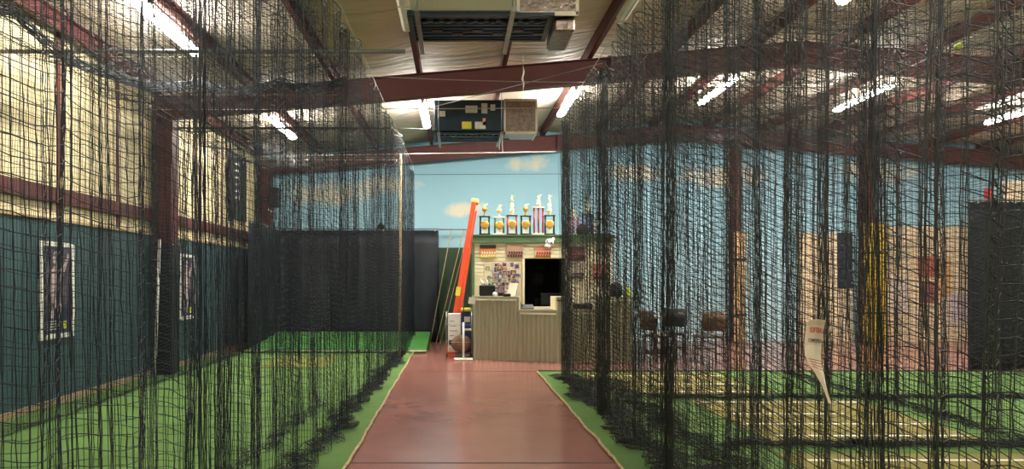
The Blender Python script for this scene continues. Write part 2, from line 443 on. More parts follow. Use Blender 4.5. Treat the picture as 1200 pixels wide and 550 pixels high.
# ------------------------------------------------------------------ air units
M_UNIT = mat('dark_teal_steel', (26, 50, 58), .4, .2, .2, 6)
M_OLIVE = mat('olive_panel', (150, 150, 118), .35, .1, .06, 2)
M_FOIL = mat('foil_duct_wrap', (150, 136, 120), .3, .55, .3, 25, bump=.4)
M_TAPE = mat('duct_tape', (206, 196, 170), .4, .3)
M_YEL = mat('yellow_sticker', (214, 206, 60), .6); M_LAB = mat('paper_label', (206, 204, 190), .6); M_PINKL = mat('pink_label', (222, 160, 130), .6)
def air_unit(x0, x1, y, z0, z1, dx, label, face, stickers, depth=.75, ext=.02, elbow=False):
    M_UNDER = mat('underside_blue', (40, 66, 108), .35, .3, .3, 14); M_UNDER2 = mat('underside_rib', (62, 88, 124), .35, .4)
    r = root('air_handler', ((x0+x1)/2, y, z0), label, 'air unit')
    hx = (x1-x0)/2; H = z1-z0
    MB().box(-hx, hx, 0, depth, .02, H, face, bev=.01).build('cabinet', r)
    g = MB()
    g.box(-hx-.02, hx+ext, -.02, .02, -.03, .0, M_UNIT); g.box(-hx-.02, hx+ext, depth-.03, depth+.02, -.03, .0, M_UNIT)
    g.box(-hx-.02, -hx+.03, 0, depth, -.03, .03, M_UNIT); g.box(hx+ext-.05, hx+ext, 0, depth, -.03, .0, M_UNIT)
    g.box(-hx, hx+ext-.02, .0, depth, -.012, -.004, M_UNDER)
    for i in range(7): g.box(-hx, hx+ext-.03, .1*i+.05, .1*i+.065, -.024, -.01, M_UNDER2)
    g.build('bottom_frame', r)
    for i in range(11):
        MB().lathe([(.035, 0), (.035, .03), (.01, .03)], M_BLACK, 10, (-hx+.14+i*(2*hx+ext-.28)/10, .16, -.035)).build('round_port', r)
    for i in range(6): MB().box(-hx+.2+i*.2, -hx+.3+i*.2, .38+.1*(i % 2), .44+.1*(i % 2), -.03, -.01, M_BLACK).build('slot', r)
    # insulated duct to the right
    g = MB(); g.box(hx+.01, hx+dx, .02, depth-.05, .0, H, M_FOIL, bev=.012)
    d = g.build('insulated_duct', r); tag(d, 'foil wrapped duct box')
    g = MB(); e = .012
    for zz in (0, H): 
        g.box(hx, hx+dx+.005, .01, .02, zz-.02, zz+.02, M_TAPE)
    for xx in (hx+.02, hx+dx): g.box(xx-.02, xx+.01, .01, .02, 0, H, M_TAPE); g.box(xx-.02, xx+.01, .01, depth-.05, -.01, 0, M_TAPE)
    g.build('tape', d)
    if elbow: MB().box(hx+ext+.01, hx+dx-.01, .1, depth-.02, -.14, -.005, M_FOIL, bev=.02).build('duct_elbow', r)
    for (sx, sz, sw, sh, m) in stickers:
        MB().box(-hx+sx, -hx+sx+sw, -.012, 0, sz, sz+sh, m).build('sticker', r)
    # unistrut channels + rods
    for sx in (-hx+.08, hx-.05):
        MB().box(sx-.022, sx+.022, -.25, depth+.3, -.075, -.032, M_GALV).build('strut_channel', r)
    for sx in (-hx+.08, hx-.05):
        for yy in (-.15, depth+.2):
            X = (x0+x1)/2+sx; top = roofz(X)-z0-.1
            MB().tube([(sx, yy, -.07), (sx, yy, top)], .006, M_GALV, 6).build('hanger_rod', r)
    return r
d1 = 6.9
air_unit(-.44, .56, d1, 3.93, 4.55, .57, 'near overhead air unit with olive front and dark underside grille', M_OLIVE, [], .72, .35, True)
air_unit(-.38, .80, 12.5, 3.93, 4.48, .55, 'far overhead air unit with dark teal front and paper stickers', M_UNIT,
         [(.09, .27, .1, .09, M_LAB), (.53, .33, .2, .12, M_LAB), (.8, .32, .1, .17, M_LAB), (.95, .37, .08, .1, M_LAB), (.47, .06, .16, .12, M_YEL), (.69, .06, .18, .12, M_LAB), (.82, .12, .05, .12, M_PINKL)], .7)

# ------------------------------------------------------------------ pipes and cables
def pipe(name, a, b_, r, m, label, cat, group=None, sag=0.0):
    A, B = Vector(a), Vector(b_); n = 1 if sag == 0 else 16
    pts = [A.lerp(B, i/n)-Vector((0, 0, sag*4*(i/n)*(1-i/n))) for i in range(n+1)]
    g = MB(); pts = [p-A for p in pts]; g.tube(pts, r, m, 8)
    return tag(g.build(name, loc=tuple(A)), label, cat, group)
M_PIPE = mat('grey_pipe', (120, 122, 120), .4, .5)
M_WIRE = mat('steel_wire', (170, 168, 158), .4, .6)
M_DPIPE = mat('dark_pipe', (40, 44, 48), .5, .3)
pipe('steel_pipe', (XL, 7.25, 3.68), (-.5, 7.25, 3.68), .022, M_PIPE, 'grey steel pipe crossing the left cage up to the near air unit', 'pipe')
pipe('steel_pipe', (XL, 11.7, 3.84), (-1.02, 11.7, 3.84), .018, M_DPIPE, 'dark pipe carrying the nets below the first red beam on left', 'pipe')
pipe('support_cable', (XL, 14.2, 3.80), (1.9, 14.2, 3.90), .008, M_WIRE, 'pale cable with white clips crossing before the blue mural', 'cable')
pipe('support_cable', (XL, 9.9, 3.72), (XR, 9.9, 3.95), .006, M_WIRE, 'thin cable crossing in front of the first red roof beam', 'cable', None, .06)
pipe('support_cable', (-1.15, 9.2, 3.98), (1.6, 9.2, 3.9), .005, M_WIRE, 'thin cable crossing the walkway over the near air unit duct', 'cable', None, .02)
pipe('support_cable', (-1.15, 16.6, 3.8), (3.4, 16.6, 3.82), .005, M_DPIPE, 'thin dark wire across the upper blue mural', 'cable')
pipe('support_cable', (-1.1, 12.2, 3.95), (.2, 15.2, 4.5), .006, M_DPIPE, 'short dark wire slanting up beside the far air unit', 'cable')
pipe('support_cable', (-.95, 11.6, 4.0), (1.65, 8.4, 3.9), .005, M_WIRE, 'slanting thin wire over the walkway under the red beam', 'cable')
pipe('hanging_wire', P(612, 118, 12.2), (.95, 10.6, 4.55), .006, M_WIRE, 'thin wire hanging down to the far air unit duct', 'wire')
# white knotted cord hanging from the beam
g = MB(); x, y, z = P(613, 78, 10.9)
g.tube([(0, 0, .2), (0, 0, .0), (.012, 0, -.08), (-.012, 0, -.18), (.01, 0, -.25), (0, 0, -.36)], [.004, .006, .014, .016, .014, .004], M_WHITE, 6)
tag(g.build('knotted_cord', loc=(x, y, z)), 'white knotted cord hanging before the red beam above the walkway', 'cord')
g = MB(); x, y, z = P(585, 165, 12.6)
g.tube([(0, 0, .12), (.01, 0, -.02), (0, 0, -.15)], .006, M_WHITE, 5); g.tube([(.06, 0, .12), (.05, 0, -.05), (.06, 0, -.2)], .009, M_WHITE, 5)
tag(g.build('pull_cord', loc=(x, y, z)), 'pair of white pull cords under the far air unit', 'cord')
pipe('white_pole', (-1.04, 13.6, 0.03), (-1.02, 13.6, 3.75), .022, M_TAN, 'slim pale pole standing at the far end of the left net', 'pole')
pipe('white_pole', (-4.47, 11.0, 0.03), (-4.42, 11.05, 2.05), .022, M_WHITE, 'thin white conduit standing against the left green wall', 'pole')

# ------------------------------------------------------------------ back curtains
def curtain(name, pts, z0, z1, label, wl=.5, amp=.03, grom=.6):
    r = root(name, (*pts[0], z0), label, 'curtain')
    A = Vector((*pts[0], 0)); g = MB(); vs = []; fs = []
    L = [0]
    for i in range(1, len(pts)): L.append(L[-1]+(Vector(pts[i])-Vector(pts[i-1])).length)
    n = max(8, int(L[-1]/.06)); nz = 8
    def at(s):
        for i in range(1, len(pts)):
            if s <= L[i]+1e-6:
                t = (s-L[i-1])/(L[i]-L[i-1]); a, c = Vector(pts[i-1]), Vector(pts[i]); p = a.lerp(c, t); d = (c-a).normalized()
                return p, Vector((-d.y, d.x))
    for i in range(n+1):
        p, nn = at(L[-1]*i/n); s = L[-1]*i/n
        for j in range(nz+1):
            t = j/nz
            o = amp*math.sin(2*math.pi*s/wl+.6*math.sin(s*1.7))*(.4+.6*(1-t))+.015*math.sin(s*9+t*3)
            q = p+nn*o
            vs.append((q.x-A.x, q.y-A.y, (z1-z0)*t))
    for i in range(n):
        for j in range(nz):
            a = i*(nz+1)+j; fs.append((a, a+nz+1, a+nz+2, a+1))
    g.add(vs, fs, M_BLACKV, True)
    o = g.build('vinyl_sheet', r)
    md = o.modifiers.new('thick', 'SOLIDIFY'); md.thickness = .006
    g = MB(); g.tube([(p[0]-A.x, p[1]-A.y, z1-z0+.03) for p in pts], .016, M_PIPE, 8); g.build('top_rail', r)
    k = 0
    for s in np.arange(.15, L[-1], grom):
        p, nn = at(s); MB().ball((p.x-A.x, p.y-A.y, z1-z0-.0), .022, M_LAB, 6).build('grommet', r)
    return r
curtain('backdrop_curtain', [(-4.12, 14.75), (-4.12, 17.28), (-.42, 17.28)], .02, 2.6, 'tall black curtain hung across the left end below the blue mural')
curtain('backdrop_curtain', [(8.1, 11.75), (13.4, 11.75)], .02, 2.68, 'dark curtain at the far right edge behind the netting', .8, .02)
pipe('curtain_rail', (-.42, 17.3, 2.62), (.35, 17.3, 2.62), .014, M_PIPE, 'short pale rail from the black curtain to the orange ladder', 'rail')
g = MB(); g.ball((0, 0, .05), .09, M_BLACK, 12, (1, 1, .8)); g.lathe([(.11, 0), (.11, .015), (.05, .02)], M_BLACK, 12)
tag(g.build('dark_cap', loc=(-1.76, 17.28, 2.64)), 'small dark rounded cap resting on top of the back curtain rail', 'cap')

# ------------------------------------------------------------------ posters on the left wall, banner
M_NAVY = mat('navy_print', (30, 36, 70), .5); M_PRINTP = mat('pale_print', (214, 190, 190), .5, 0, .3, 14); M_MAUVE = mat('mauve_print', (96, 88, 104), .5, 0, .4, 9, rgb2=(30, 32, 52))
def wall_poster(y, label):
    r = root('framed_poster', (XL+.012, y, .78), label, 'poster')
    W, H = .36, 1.1
    g = MB()
    g.box(0, .03, -W, -W+.05, 0, H, M_WHITE); g.box(0, .03, W-.05, W, 0, H, M_WHITE); g.box(0, .03, -W+.05, W-.05, 0, .06, M_WHITE); g.box(0, .03, -W+.05, W-.05, H-.05, H, M_WHITE)
    g.build('frame', r)
    g = MB(); g.box(0, .012, -W+.05, W-.05, .06, H-.05, M_MAUVE); g.box(.012, .013, -W+.05, W-.05, .06, .38, M_NAVY)
    def flat(pts, m, x=.014): g.add([(x, a, c) for a, c in pts], [tuple(range(len(pts)))], m)
    flat([(-.1, .35), (.05, .33), (.12, .6), (.1, .8), (.0, .86), (-.12, .78), (-.13, .55)], M_PRINTP)
    flat([(-.02+.07*math.cos(a), .92+.08*math.sin(a)) for a in np.linspace(0, 6.2, 12)], M_PRINTP)
    flat([(.02, .4), (.0, .2), (.06, .18), (.1, .4)], M_PRINTP); flat([(-.1, .4), (-.14, .24), (-.08, .22), (-.04, .4)], M_PRINTP)
    flat([(.1, .78), (.24, .98), (.27, .94), (.13, .7)], M_PRINTP)
    flat([(.12, .1), (.2, .1), (.2, .2), (.12, .2)], M_YEL)
    for k in range(4): flat([(-.2, .1+.03*k), (.06, .1+.03*k), (.06, .112+.03*k), (-.2, .112+.03*k)], M_LAB)
    g.build('printed_picture', r)
    return r
wall_poster(8.5, 'tall white-framed player poster on the left wall, nearest')
wall_poster(12.6, 'tall white-framed player poster on the left wall, farther')
r = root('wall_banner', (XL+.02, 15.55, 2.7), 'dark vertical banner with slanted white letters high on left wall', 'banner')
MB().box(0, .012, -.6, .6, 0, 1.4, mat('banner_cloth', (48, 52, 48), .8)).build('banner_cloth', r)
for k in range(6):
    g = MB(); z = .42+.14*k
    g.add([(.014, -.28, z), (.014, .02, z+.03), (.014, .02, z+.07), (.014, -.28, z+.04)], [(0, 1, 2, 3)], M_WHITE)
    g.add([(.014, .02, z+.0), (.014, .07, z+.0), (.014, .07, z+.1), (.014, .02, z+.1)], [(0, 1, 2, 3)], M_WHITE); g.build('letter', r)
# floodlight on the end column
r = root('floodlight', (-4.16, 17.0, 3.1), 'dark floodlight with white rim mounted near the left rear column', 'floodlight')
MB().box(-.12, .12, -.1, .1, 0, .45, M_BLACK, bev=.02).build('lamp_body', r)
MB().tube([(.12*math.cos(a), -.12, -.03+.07*math.sin(a)) for a in np.linspace(math.pi, 2*math.pi, 8)], .018, M_WHITE, 6).build('rim', r)
MB().box(-.3, -.12, -.03, .03, .2, .26, M_BLACK).build('bracket', r)

# ------------------------------------------------------------------ kiosk
KY = 14.3
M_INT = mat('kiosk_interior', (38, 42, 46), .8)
r = root('kiosk', (0, KY, 0), 'cream lap-sided office kiosk with green fascia and dark service window', 'kiosk')
kx0, kx1, kh = .33, 3.0, 2.29
ox0, ox1, oz0, oz1 = 1.31, 2.1, .93, 1.86
g = MB()
for (a, c, z0, z1) in ((kx0, ox0, 0, kh-.1), (ox1, kx1, 0, kh-.1), (ox0, ox1, 0, oz0), (ox0, ox1, oz1, kh-.1)):
    z = z0; g.box(a, c, .03, .1, z0, z1, M_CREAM)
    while z < z1-.01:
        t = min(z+.072, z1)
        if t-z > .02: g.box(a, c, 0.0, .032, z+.013, t, M_CREAM)
        z = t
g.build('siding', r)
g = MB(); g.box(kx0-.02, kx1+.04, -.06, 0.1, kh-.13, kh, M_DGREEN); g.box(kx0-.02, kx1+.04, -.08, 3.2, kh, kh+.025, M_DGREEN); g.build('fascia', r)
g = MB(); g.box(kx0-.02, kx0+.04, 0.1, 3.2, 0, kh, M_DGREEN); g.box(kx0-.03, kx0+.015, -.03, .12, 0, kh-.12, M_DGREEN); g.build('side_wall', r); MB().box(kx1-.04, kx1+.02, .1, 3.2, 0, kh, M_DGREEN).build('side_wall', r)
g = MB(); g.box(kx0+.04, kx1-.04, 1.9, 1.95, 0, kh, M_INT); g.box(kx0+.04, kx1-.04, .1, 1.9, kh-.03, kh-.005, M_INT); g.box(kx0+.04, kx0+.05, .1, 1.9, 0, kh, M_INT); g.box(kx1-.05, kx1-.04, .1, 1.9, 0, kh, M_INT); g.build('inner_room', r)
g = MB(); g.box(ox0-.04, ox0, -.03, .1, oz0, oz1+.03, M_CREAM); g.box(ox1, ox1+.04, -.03, .1, oz0, oz1+.03, M_CREAM); g.build('window_frame', r)
# things seen in the dark room
g = MB(); g.box(-.13, .13, -.02, .0, -.15, .15, mat('dark_frame', (24, 24, 26), .5)); g.box(-.09, .09, -.025, -.02, -.1, .1, mat('dark_picture', (60, 66, 84), .5))
tag(g.build('wall_picture', loc=(1.78, KY+1.87, 1.48)), 'small dark framed picture on the back wall inside the kiosk window', 'picture')
r = root('office_chair', (1.85, KY+.95, 0), 'black office chair seen through the dark kiosk window', 'chair')
MB().box(-.28, .28, .1, .2, .62, 1.12, M_BLACK, bev=.05).build('backrest', r)
MB().box(-.25, .25, -.3, .15, .45, .55, M_BLACK, bev=.04).build('seat', r)
MB().lathe([(.25, 0), (.25, .04), (.04, .08), (.03, .46)], M_BLACK, 12).build('base', r)
r = root('desk', (1.7, KY+.35, 0), 'dark desk just inside the kiosk window', 'desk')
MB().box(-.4, .4, -.2, .2, .82, .86, M_BLACK).build('desk_top', r)
for sx in (-.37, .37):
    MB().box(sx-.02, sx+.02, -.18, .18, 0, .82, M_BLACK).build('leg', r)
r = root('computer_monitor', (1.86, KY+.38, .86), 'black computer monitor on the desk inside the kiosk window', 'monitor')
MB().box(-.2, .2, -.02, .02, .08, .33, M_BLACK, bev=.01).build('screen', r); MB().lathe([(.09, 0), (.09, .01), (.015, .02), (.015, .12)], M_BLACK, 10).build('stand', r)

# ------------------------------------------------------------------ counter (corrugated)
M_CORR = mat('corrugated_galvanised', (196, 196, 170), .38, .6, .08, 9, stretch=(1, 1, .15))
M_CTOP = mat('counter_top_grey', (160, 160, 134), .5, .1)
r = root('reception_counter', (0, 13.2, 0), 'corrugated metal reception counter with stepped grey top in front of kiosk', 'counter')
# front line in world coordinates
FL = [(.33, 13.56), (1.1, 13.14), (1.74, 12.95), (2.15, 12.9), (2.5, 12.9), (3.05, 12.9)]
secs = [(FL[0], FL[1], 1.12), (FL[1], FL[2], .88), (FL[2], (2.02, 12.91), 1.12), ((2.02, 12.91), (2.42, 12.9), .9), ((2.42, 12.9), FL[5], 1.12)]
secs = [((0.33, 14.25), FL[0], 1.12)]+secs+[(FL[5], (3.05, 14.0), 1.12)]
for i, (a, c, h) in enumerate(secs):
    A, B = Vector(a), Vector(c); L = (B-A).length; d = (B-A).normalized(); nn = Vector((d.y, -d.x))
    g = MB(); n = int(L/.011); vs = []; fs = []
    for k in range(n+1):
        s = L*k/n; p = A+d*s+nn*(.018*max(-1, min(1, 1.8*math.sin(2*math.pi*s/.08))))
        vs += [(p.x, p.y-13.2, 0.005), (p.x, p.y-13.2, h-.045)]
    for k in range(n): fs.append((2*k, 2*k+2, 2*k+3, 2*k+1))
    q0, q1 = A-nn*.05, B-nn*.05; b0 = len(vs); vs += [(q0.x, q0.y-13.2, .005), (q0.x, q0.y-13.2, h-.045), (q1.x, q1.y-13.2, .005), (q1.x, q1.y-13.2, h-.045)]
    fs += [(b0, b0+1, b0+3, b0+2), (0, 1, b0+1, b0), (2*n, b0+2, b0+3, 2*n+1)]
    g.add(vs, fs, M_CORR, True); g.build('corrugated_panel', r)
def top(poly, z, t=.05, m=M_CTOP):
    g = MB(); n = len(poly)
    vs = [(x, y-13.2, z-t) for x, y in poly]+[(x, y-13.2, z) for x, y in poly]
    g.add(vs, [tuple(range(n))[::-1], tuple(range(n, 2*n))]+[(i, (i+1) % n, (i+1) % n+n, i+n) for i in range(n)], m); return g
top([(.28, 13.52), (1.1, 13.08), (1.12, 13.55), (1.12, 13.62), (.3, 14.02)], 1.15).build('counter_top', r)
top([(1.1, 13.08), (1.74, 12.89), (1.74, 13.6), (1.12, 13.62)], .92).build('counter_top', r)
top([(1.74, 12.89), (2.02, 12.85), (2.02, 13.6), (1.74, 13.6)], 1.15).build('counter_top', r)
top([(2.02, 12.85), (2.42, 12.84), (2.42, 13.6), (2.02, 13.6)], .93).build('counter_top', r)
top([(2.42, 12.84), (3.1, 12.84), (3.1, 13.5), (2.42, 13.5)], 1.15).build('counter_top', r)
MB().box(1.1, 1.13, 13.12-13.2, .4, .9, 1.15, M_CREAM).build('step_trim', r); MB().box(1.72, 1.75, 12.93-13.2, .4, .9, 1.15, M_CREAM).build('step_trim', r)

# things on the counter
r = root('planter_box', (.58, 13.72, 1.15), 'black box of tissues and plant at left end of counter', 'box')
MB().box(-.16, .13, -.1, .1, 0, .2, M_BLACK, bev=.015).build('box_body', r)
g = MB()
for k in range(9):
    a = k*.7; g.tube([(-.03+.05*math.cos(a), .05*math.sin(a), .18), (-.03+.11*math.cos(a), .09*math.sin(a), .27+.02*(k % 3))], [.025, .006], M_WHITE if k % 2 else mat('pale_leaf', (150, 170, 120), .7), 5)
g.build('tissue_sprigs', r)
tag(MB().ball((0, 0, .04), .04, M_WHITE, 12).build('baseball', loc=(.42+.27, 13.42, 1.15)), 'white baseball on the counter beside the black box', 'ball')
r = root('framed_photo', (.82, 13.62, 1.15), 'small pinkish photo frame standing by the white baseball', 'frame')
MB().box(-.06, .06, -.01, .01, 0, .2, M_BLACK).build('frame', r)
MB().box(-.05, .05, -.014, -.01, .06, .19, mat('pink_photo', (190, 150, 160), .5, 0, .5, 30)).build('photo', r)
r = root('paper_notice', (1.0, 13.42, 1.15), 'white paper notice leaning on the raised counter end', 'paper')
MB().add([(-.11, -.02, 0), (.06, -.02, 0), (.12, .06, .24), (-.03, .06, .24), (-.11, -.015, 0), (.06, -.015, 0), (.12, .065, .24), (-.03, .065, .24)], [(0, 1, 2, 3), (7, 6, 5, 4), (0, 4, 5, 1), (1, 5, 6, 2), (2, 6, 7, 3), (3, 7, 4, 0)], mat('paper_white', (238, 232, 206), .7)).build('sheet', r)
tag(MB().box(-.07, .07, -.05, .05, 0, .05, M_BLACK, bev=.01).build('stapler_tray', loc=(.9, 13.3, 1.15)), 'small dark tray on the counter before the paper notice', 'tray')
r = root('desk_phone', (1.25, 13.35, .922), 'dark grey desk phone on the low counter section', 'phone')
g = MB(); g.add([(-.13, -.1, 0), (.13, -.1, 0), (.13, .1, 0), (-.13, .1, 0), (-.13, -.1, .02), (.13, -.1, .02), (.13, .1, .08), (-.13, .1, .08)], [(0, 3, 2, 1), (4, 5, 6, 7), (0, 1, 5, 4), (1, 2, 6, 5), (2, 3, 7, 6), (3, 0, 4, 7)], mat('grey_phone', (84, 86, 86), .5)); g.build('phone_body', r)
MB().tube([(-.09, -.08, .07), (-.09, -.03, .095), (-.09, .05, .115), (-.09, .1, .11)], [.03, .018, .018, .03], mat('grey_phone', (84, 86, 86)), 8).build('handset', r)
tag(MB().box(-.17, .17, -.1, .1, 0, .1, M_BLACK, bev=.015).build('document_tray', loc=(2.22, 13.1, .932)), 'black tray on the lower counter section behind the net', 'tray')
r = root('batting_helmet', (2.8, 13.05, 1.15), 'black batting helmet on the right end of the counter', 'helmet')
g = MB(); g.lathe([(.1, .0), (.115, .06), (.12, .12), (.11, .18), (.08, .23), (.04, .255), (.005, .26)], M_BLACK, 16); g.build('shell', r)
MB().box(-.08, .08, -.2, -.09, .1, .115, M_BLACK, bev=.006).build('brim', r)
M_LIME = mat('optic_yellow', (204, 220, 60), .6)
for k, (dx, dz) in enumerate(((0, 0), (.1, 0), (.05, .085))):
    o = MB().ball((0, 0, .048), .048, M_LIME, 12).build('softball', loc=(2.94+dx*.9, 12.98, 1.15+dz))
    tag(o, ['optic yellow softball on counter, left of the pile beside the helmet', 'optic yellow softball on counter, right of the pile beside the helmet', 'optic yellow softball topmost of the small pile on the counter'][k], 'ball', 'yellow softballs on the counter')

# pictures on the kiosk wall
def cm(rgb): return mat('print_%02x%02x%02x' % rgb, rgb, .55, 0, .12, 40)
def team_photo(x, z, w_, h_, bg, shirt, label, top_band=None, low=None):
    r = root('team_photo', (x, KY-.024, z), label, 'photo')
    MB().box(-w_/2, w_/2, -.01, .01, -h_/2, h_/2, cm(bg)).build('print', r)
    g = MB()
    if top_band: g.box(-w_/2, w_/2, -.0125, -.01, h_/2-.07, h_/2, cm(top_band))
    if low: g.box(-w_/2, w_/2, -.0125, -.01, -h_/2, -h_/2+.05, cm(low))
    for row in range(2):
        for k in range(6):
            px = -w_/2+.035+k*(w_-.07)/5+(.012 if row else 0); pz = -h_/2+.045+row*.055
            g.prism([(px-.02, pz-.03), (px+.02, pz-.03), (px+.017, pz+.02), (px-.017, pz+.02)], -.014, -.0125, cm(shirt))
            g.prism([(px+.011*math.cos(a), pz+.032+.012*math.sin(a)) for a in np.linspace(0, 5.6, 8)], -.0145, -.0125, cm((206, 150, 120)))
    g.build('printed_players', r)
team_photo(.60, 1.995, .31, .25, (214, 120, 60), (240, 226, 170), 'team photo with dark heading and orange ground, left under green fascia', (36, 34, 34), (206, 196, 60))
team_photo(1.12, 2.0, .31, .26, (196, 160, 130), (70, 26, 40), 'dark maroon team photo in the middle under the green fascia')
team_photo(1.66, 1.97, .31, .22, (230, 210, 150), (180, 60, 60), 'team photo on yellow-green grass, above the service window', (206, 120, 110), (176, 190, 60))
team_photo(2.3, 1.95, .32, .28, (120, 70, 66), (80, 30, 36), 'dark reddish team photo behind the net, right of service window', (60, 50, 50))
team_photo(2.32, 1.62, .26, .32, (180, 170, 150), (60, 60, 80), 'pale team photo behind the net beside the service window')
team_photo(2.75, 1.6, .26, .3, (190, 110, 90), (90, 40, 40), 'orange-brown team photo farthest right on the kiosk wall')
r = root('plush_dog', (1.78, KY-.1, 2.10), 'small white plush animal with dark nose hanging at the fascia', 'plush toy')
g = MB(); g.ball((0, 0, .07), .075, M_WHITE, 12, (1.1, .9, .9)); g.ball((-.04, -.02, -.01), .05, M_WHITE, 10, (1.2, .9, .8)); g.build('body', r)
MB().ball((.03, -.07, .05), .018, M_BLACK, 8).build('nose', r); MB().ball((-.05, -.055, .09), .012, M_BLACK, 8).build('eye', r); MB().ball((.07, 0, .13), .03, M_WHITE, 8).build('ear', r)
# photo collage
r = root('photo_collage', (.86, KY-.015, 1.46), 'collage of many small colourful photos pinned left of the service window', 'collage')
MB().box(-.32, .36, -.004, .012, -.34, .33, mat('collage_board', (232, 218, 186), .8)).build('backing_board', r)
pal = [(186, 150, 120), (120, 60, 60), (70, 76, 130), (210, 180, 170), (60, 60, 60), (200, 120, 80), (150, 160, 170), (90, 110, 80), (220, 200, 120), (140, 100, 140), (230, 226, 214), (170, 70, 60)]
rr = random.Random(3)
for k in range(60):
    px = rr.uniform(-.27, .32); pz = rr.uniform(-.24, .3)
    if px < -.12 and pz < -.12: continue
    ww, hh = rr.uniform(.035, .065), rr.uniform(.032, .055); yo = -.006-.0008*k
    g = MB(); M_ = Matrix.Translation((px, yo, pz)) @ Matrix.Rotation(rr.uniform(-.15, .15), 4, 'Y')
    c1, c2_ = rr.choice(pal), rr.choice(pal)
    g.box(-ww, ww, 0, .001, -hh, hh, cm((236, 232, 220)), M_); g.box(-ww+.006, ww-.006, -.001, 0, -hh+.006, hh-.006, cm(c1), M_)
    g.box(-ww*.4, ww*.5, -.0018, -.001, -hh*.8, hh*.4, cm(c2_), M_)
    g.build('photo', r)
for k in range(5): MB().box(-.2+.1*(k % 2), -.02+.1*(k % 2)+.2*(k > 2), -.05, -.048, -.25-.02*k, -.244-.02*k, cm((190, 130, 90))).build('text_strip', r)

# trophies on the kiosk roof
M_GOLD = mat('trophy_gold', (226, 178, 90), .3, .6, .15, 20); M_IVORY = mat('trophy_pale', (232, 224, 170), .35, .3, .1, 20)
M_TRED = mat('trophy_red', (178, 40, 60), .3, .2); M_MARB = mat('trophy_marble', (224, 214, 196), .4, 0, .1, 20); M_TBLUE = mat('trophy_blue', (44, 54, 110), .3, .2)
def trophy(px, htop, hdeck, col, kind, label, face=True):
    x = (px-535)/870*14.55
    r = root('trophy', (x, 14.55, 2.316), label, 'trophy', 'trophies on the kiosk roof')
    MB().box(-.11, .11, -.06, .06, 0, .04, M_MARB if kind % 2 else M_BLACK, bev=.006).build('base', r)
    for sx in ((-.085, .085) if face else (-.085, 0, .085)):
        g = MB(); g.lathe([(.018, .04), (.018, hdeck)], col, 8, (sx, 0, 0)); g.build('column', r)
    MB().box(-.11, .11, -.055, .055, hdeck, hdeck+.02, M_BLACK if kind % 2 == 0 else M_MARB, bev=.004).build('deck', r)
    if face:
        g = MB(); g.lathe([(.02, 0), (.085, .012), (.085, .03), (.06, .036), (.001, .03)], M_GOLD, 16, M=Matrix.Translation((0, -.02, hdeck*.58)) @ Matrix.Rotation(math.pi/2, 4, 'X')); g.build('medallion', r)
        MB().prism([(-.05, .04), (.05, .04), (.03, hdeck*.4), (-.03, hdeck*.4)], -.03, .03, M_MARB).build('plaque', r)
    g = MB(); z = hdeck+.02; H = htop-z
    if kind in (0, 1):
        g.lathe([(.04, 0), (.015, .03), (.015, H*.3), (.045, H*.45), (.055, H*.62), (.03, H*.72), (.01, H*.74)], M_GOLD if kind == 0 else M_IVORY, 10, (0, 0, z))
    else:
        g.lathe([(.05, 0), (.02, .03), (.04, H*.15), (.05, H*.28), (.02, H*.36), (.045, H*.48), (.02, H*.6), (.01, H*.62)], M_IVORY, 10, (0, 0, z))
    g.build('cup', r)
    g = MB(); zf = z+H*.62   # little batter figure
    s = H*.38
    g.tube([(-.02, 0, zf), (-.012, 0, zf+s*.4), (0, 0, zf+s*.72)], [.01, .014, .018], M_IVORY, 6); g.tube([(.022, 0, zf), (.012, 0, zf+s*.4)], [.01, .014], M_IVORY, 6)
    g.ball((0, 0, zf+s*.85), s*.13, M_IVORY, 8); g.tube([(.0, 0, zf+s*.65), (.035, 0, zf+s*.7), (.05, 0, zf+s*1.0)], .008, M_IVORY, 5)
    g.build('figure', r)
trophy(568, .62, .36, M_BLACK, 0, 'leftmost trophy on the kiosk roof, black columns and gold medallion')
trophy(585, .60, .34, M_DGREEN, 1, 'second trophy from left, green columns and gold medallion')
trophy(600, .80, .38, M_TRED, 2, 'third trophy from left, red columns and tall pale figure')
trophy(616, .62, .37, M_BLACK, 0, 'fourth trophy from left, large gold medallion and dark columns')
trophy(631, .80, .54, M_TRED, 3, 'fifth trophy from left, tallest red columns with high deck', False)
trophy(644, .80, .38, M_BLACK, 2, 'sixth trophy from left, at the edge of the net')
trophy(672, .52, .36, mat('trophy_pink', (200, 70, 110), .3, .2), 1, 'trophy with pink columns behind the net', False)
trophy(688, .76, .40, M_TBLUE, 2, 'trophy with blue columns behind the net', False)
trophy(703, .5, .3, M_GOLD, 0, 'rightmost small gold trophy behind the net', False)
g = MB(); g.lathe([(.1, 0), (.12, .05), (.13, .12), (.1, .18), (.04, .22), (.005, .225)], mat('dark_brown_cap', (44, 34, 30), .7), 14)
tag(g.build('brown_hat', loc=((682-535)/870*14.5, 14.42, 2.316)), 'dark rounded cap among the trophies behind the net', 'cap')

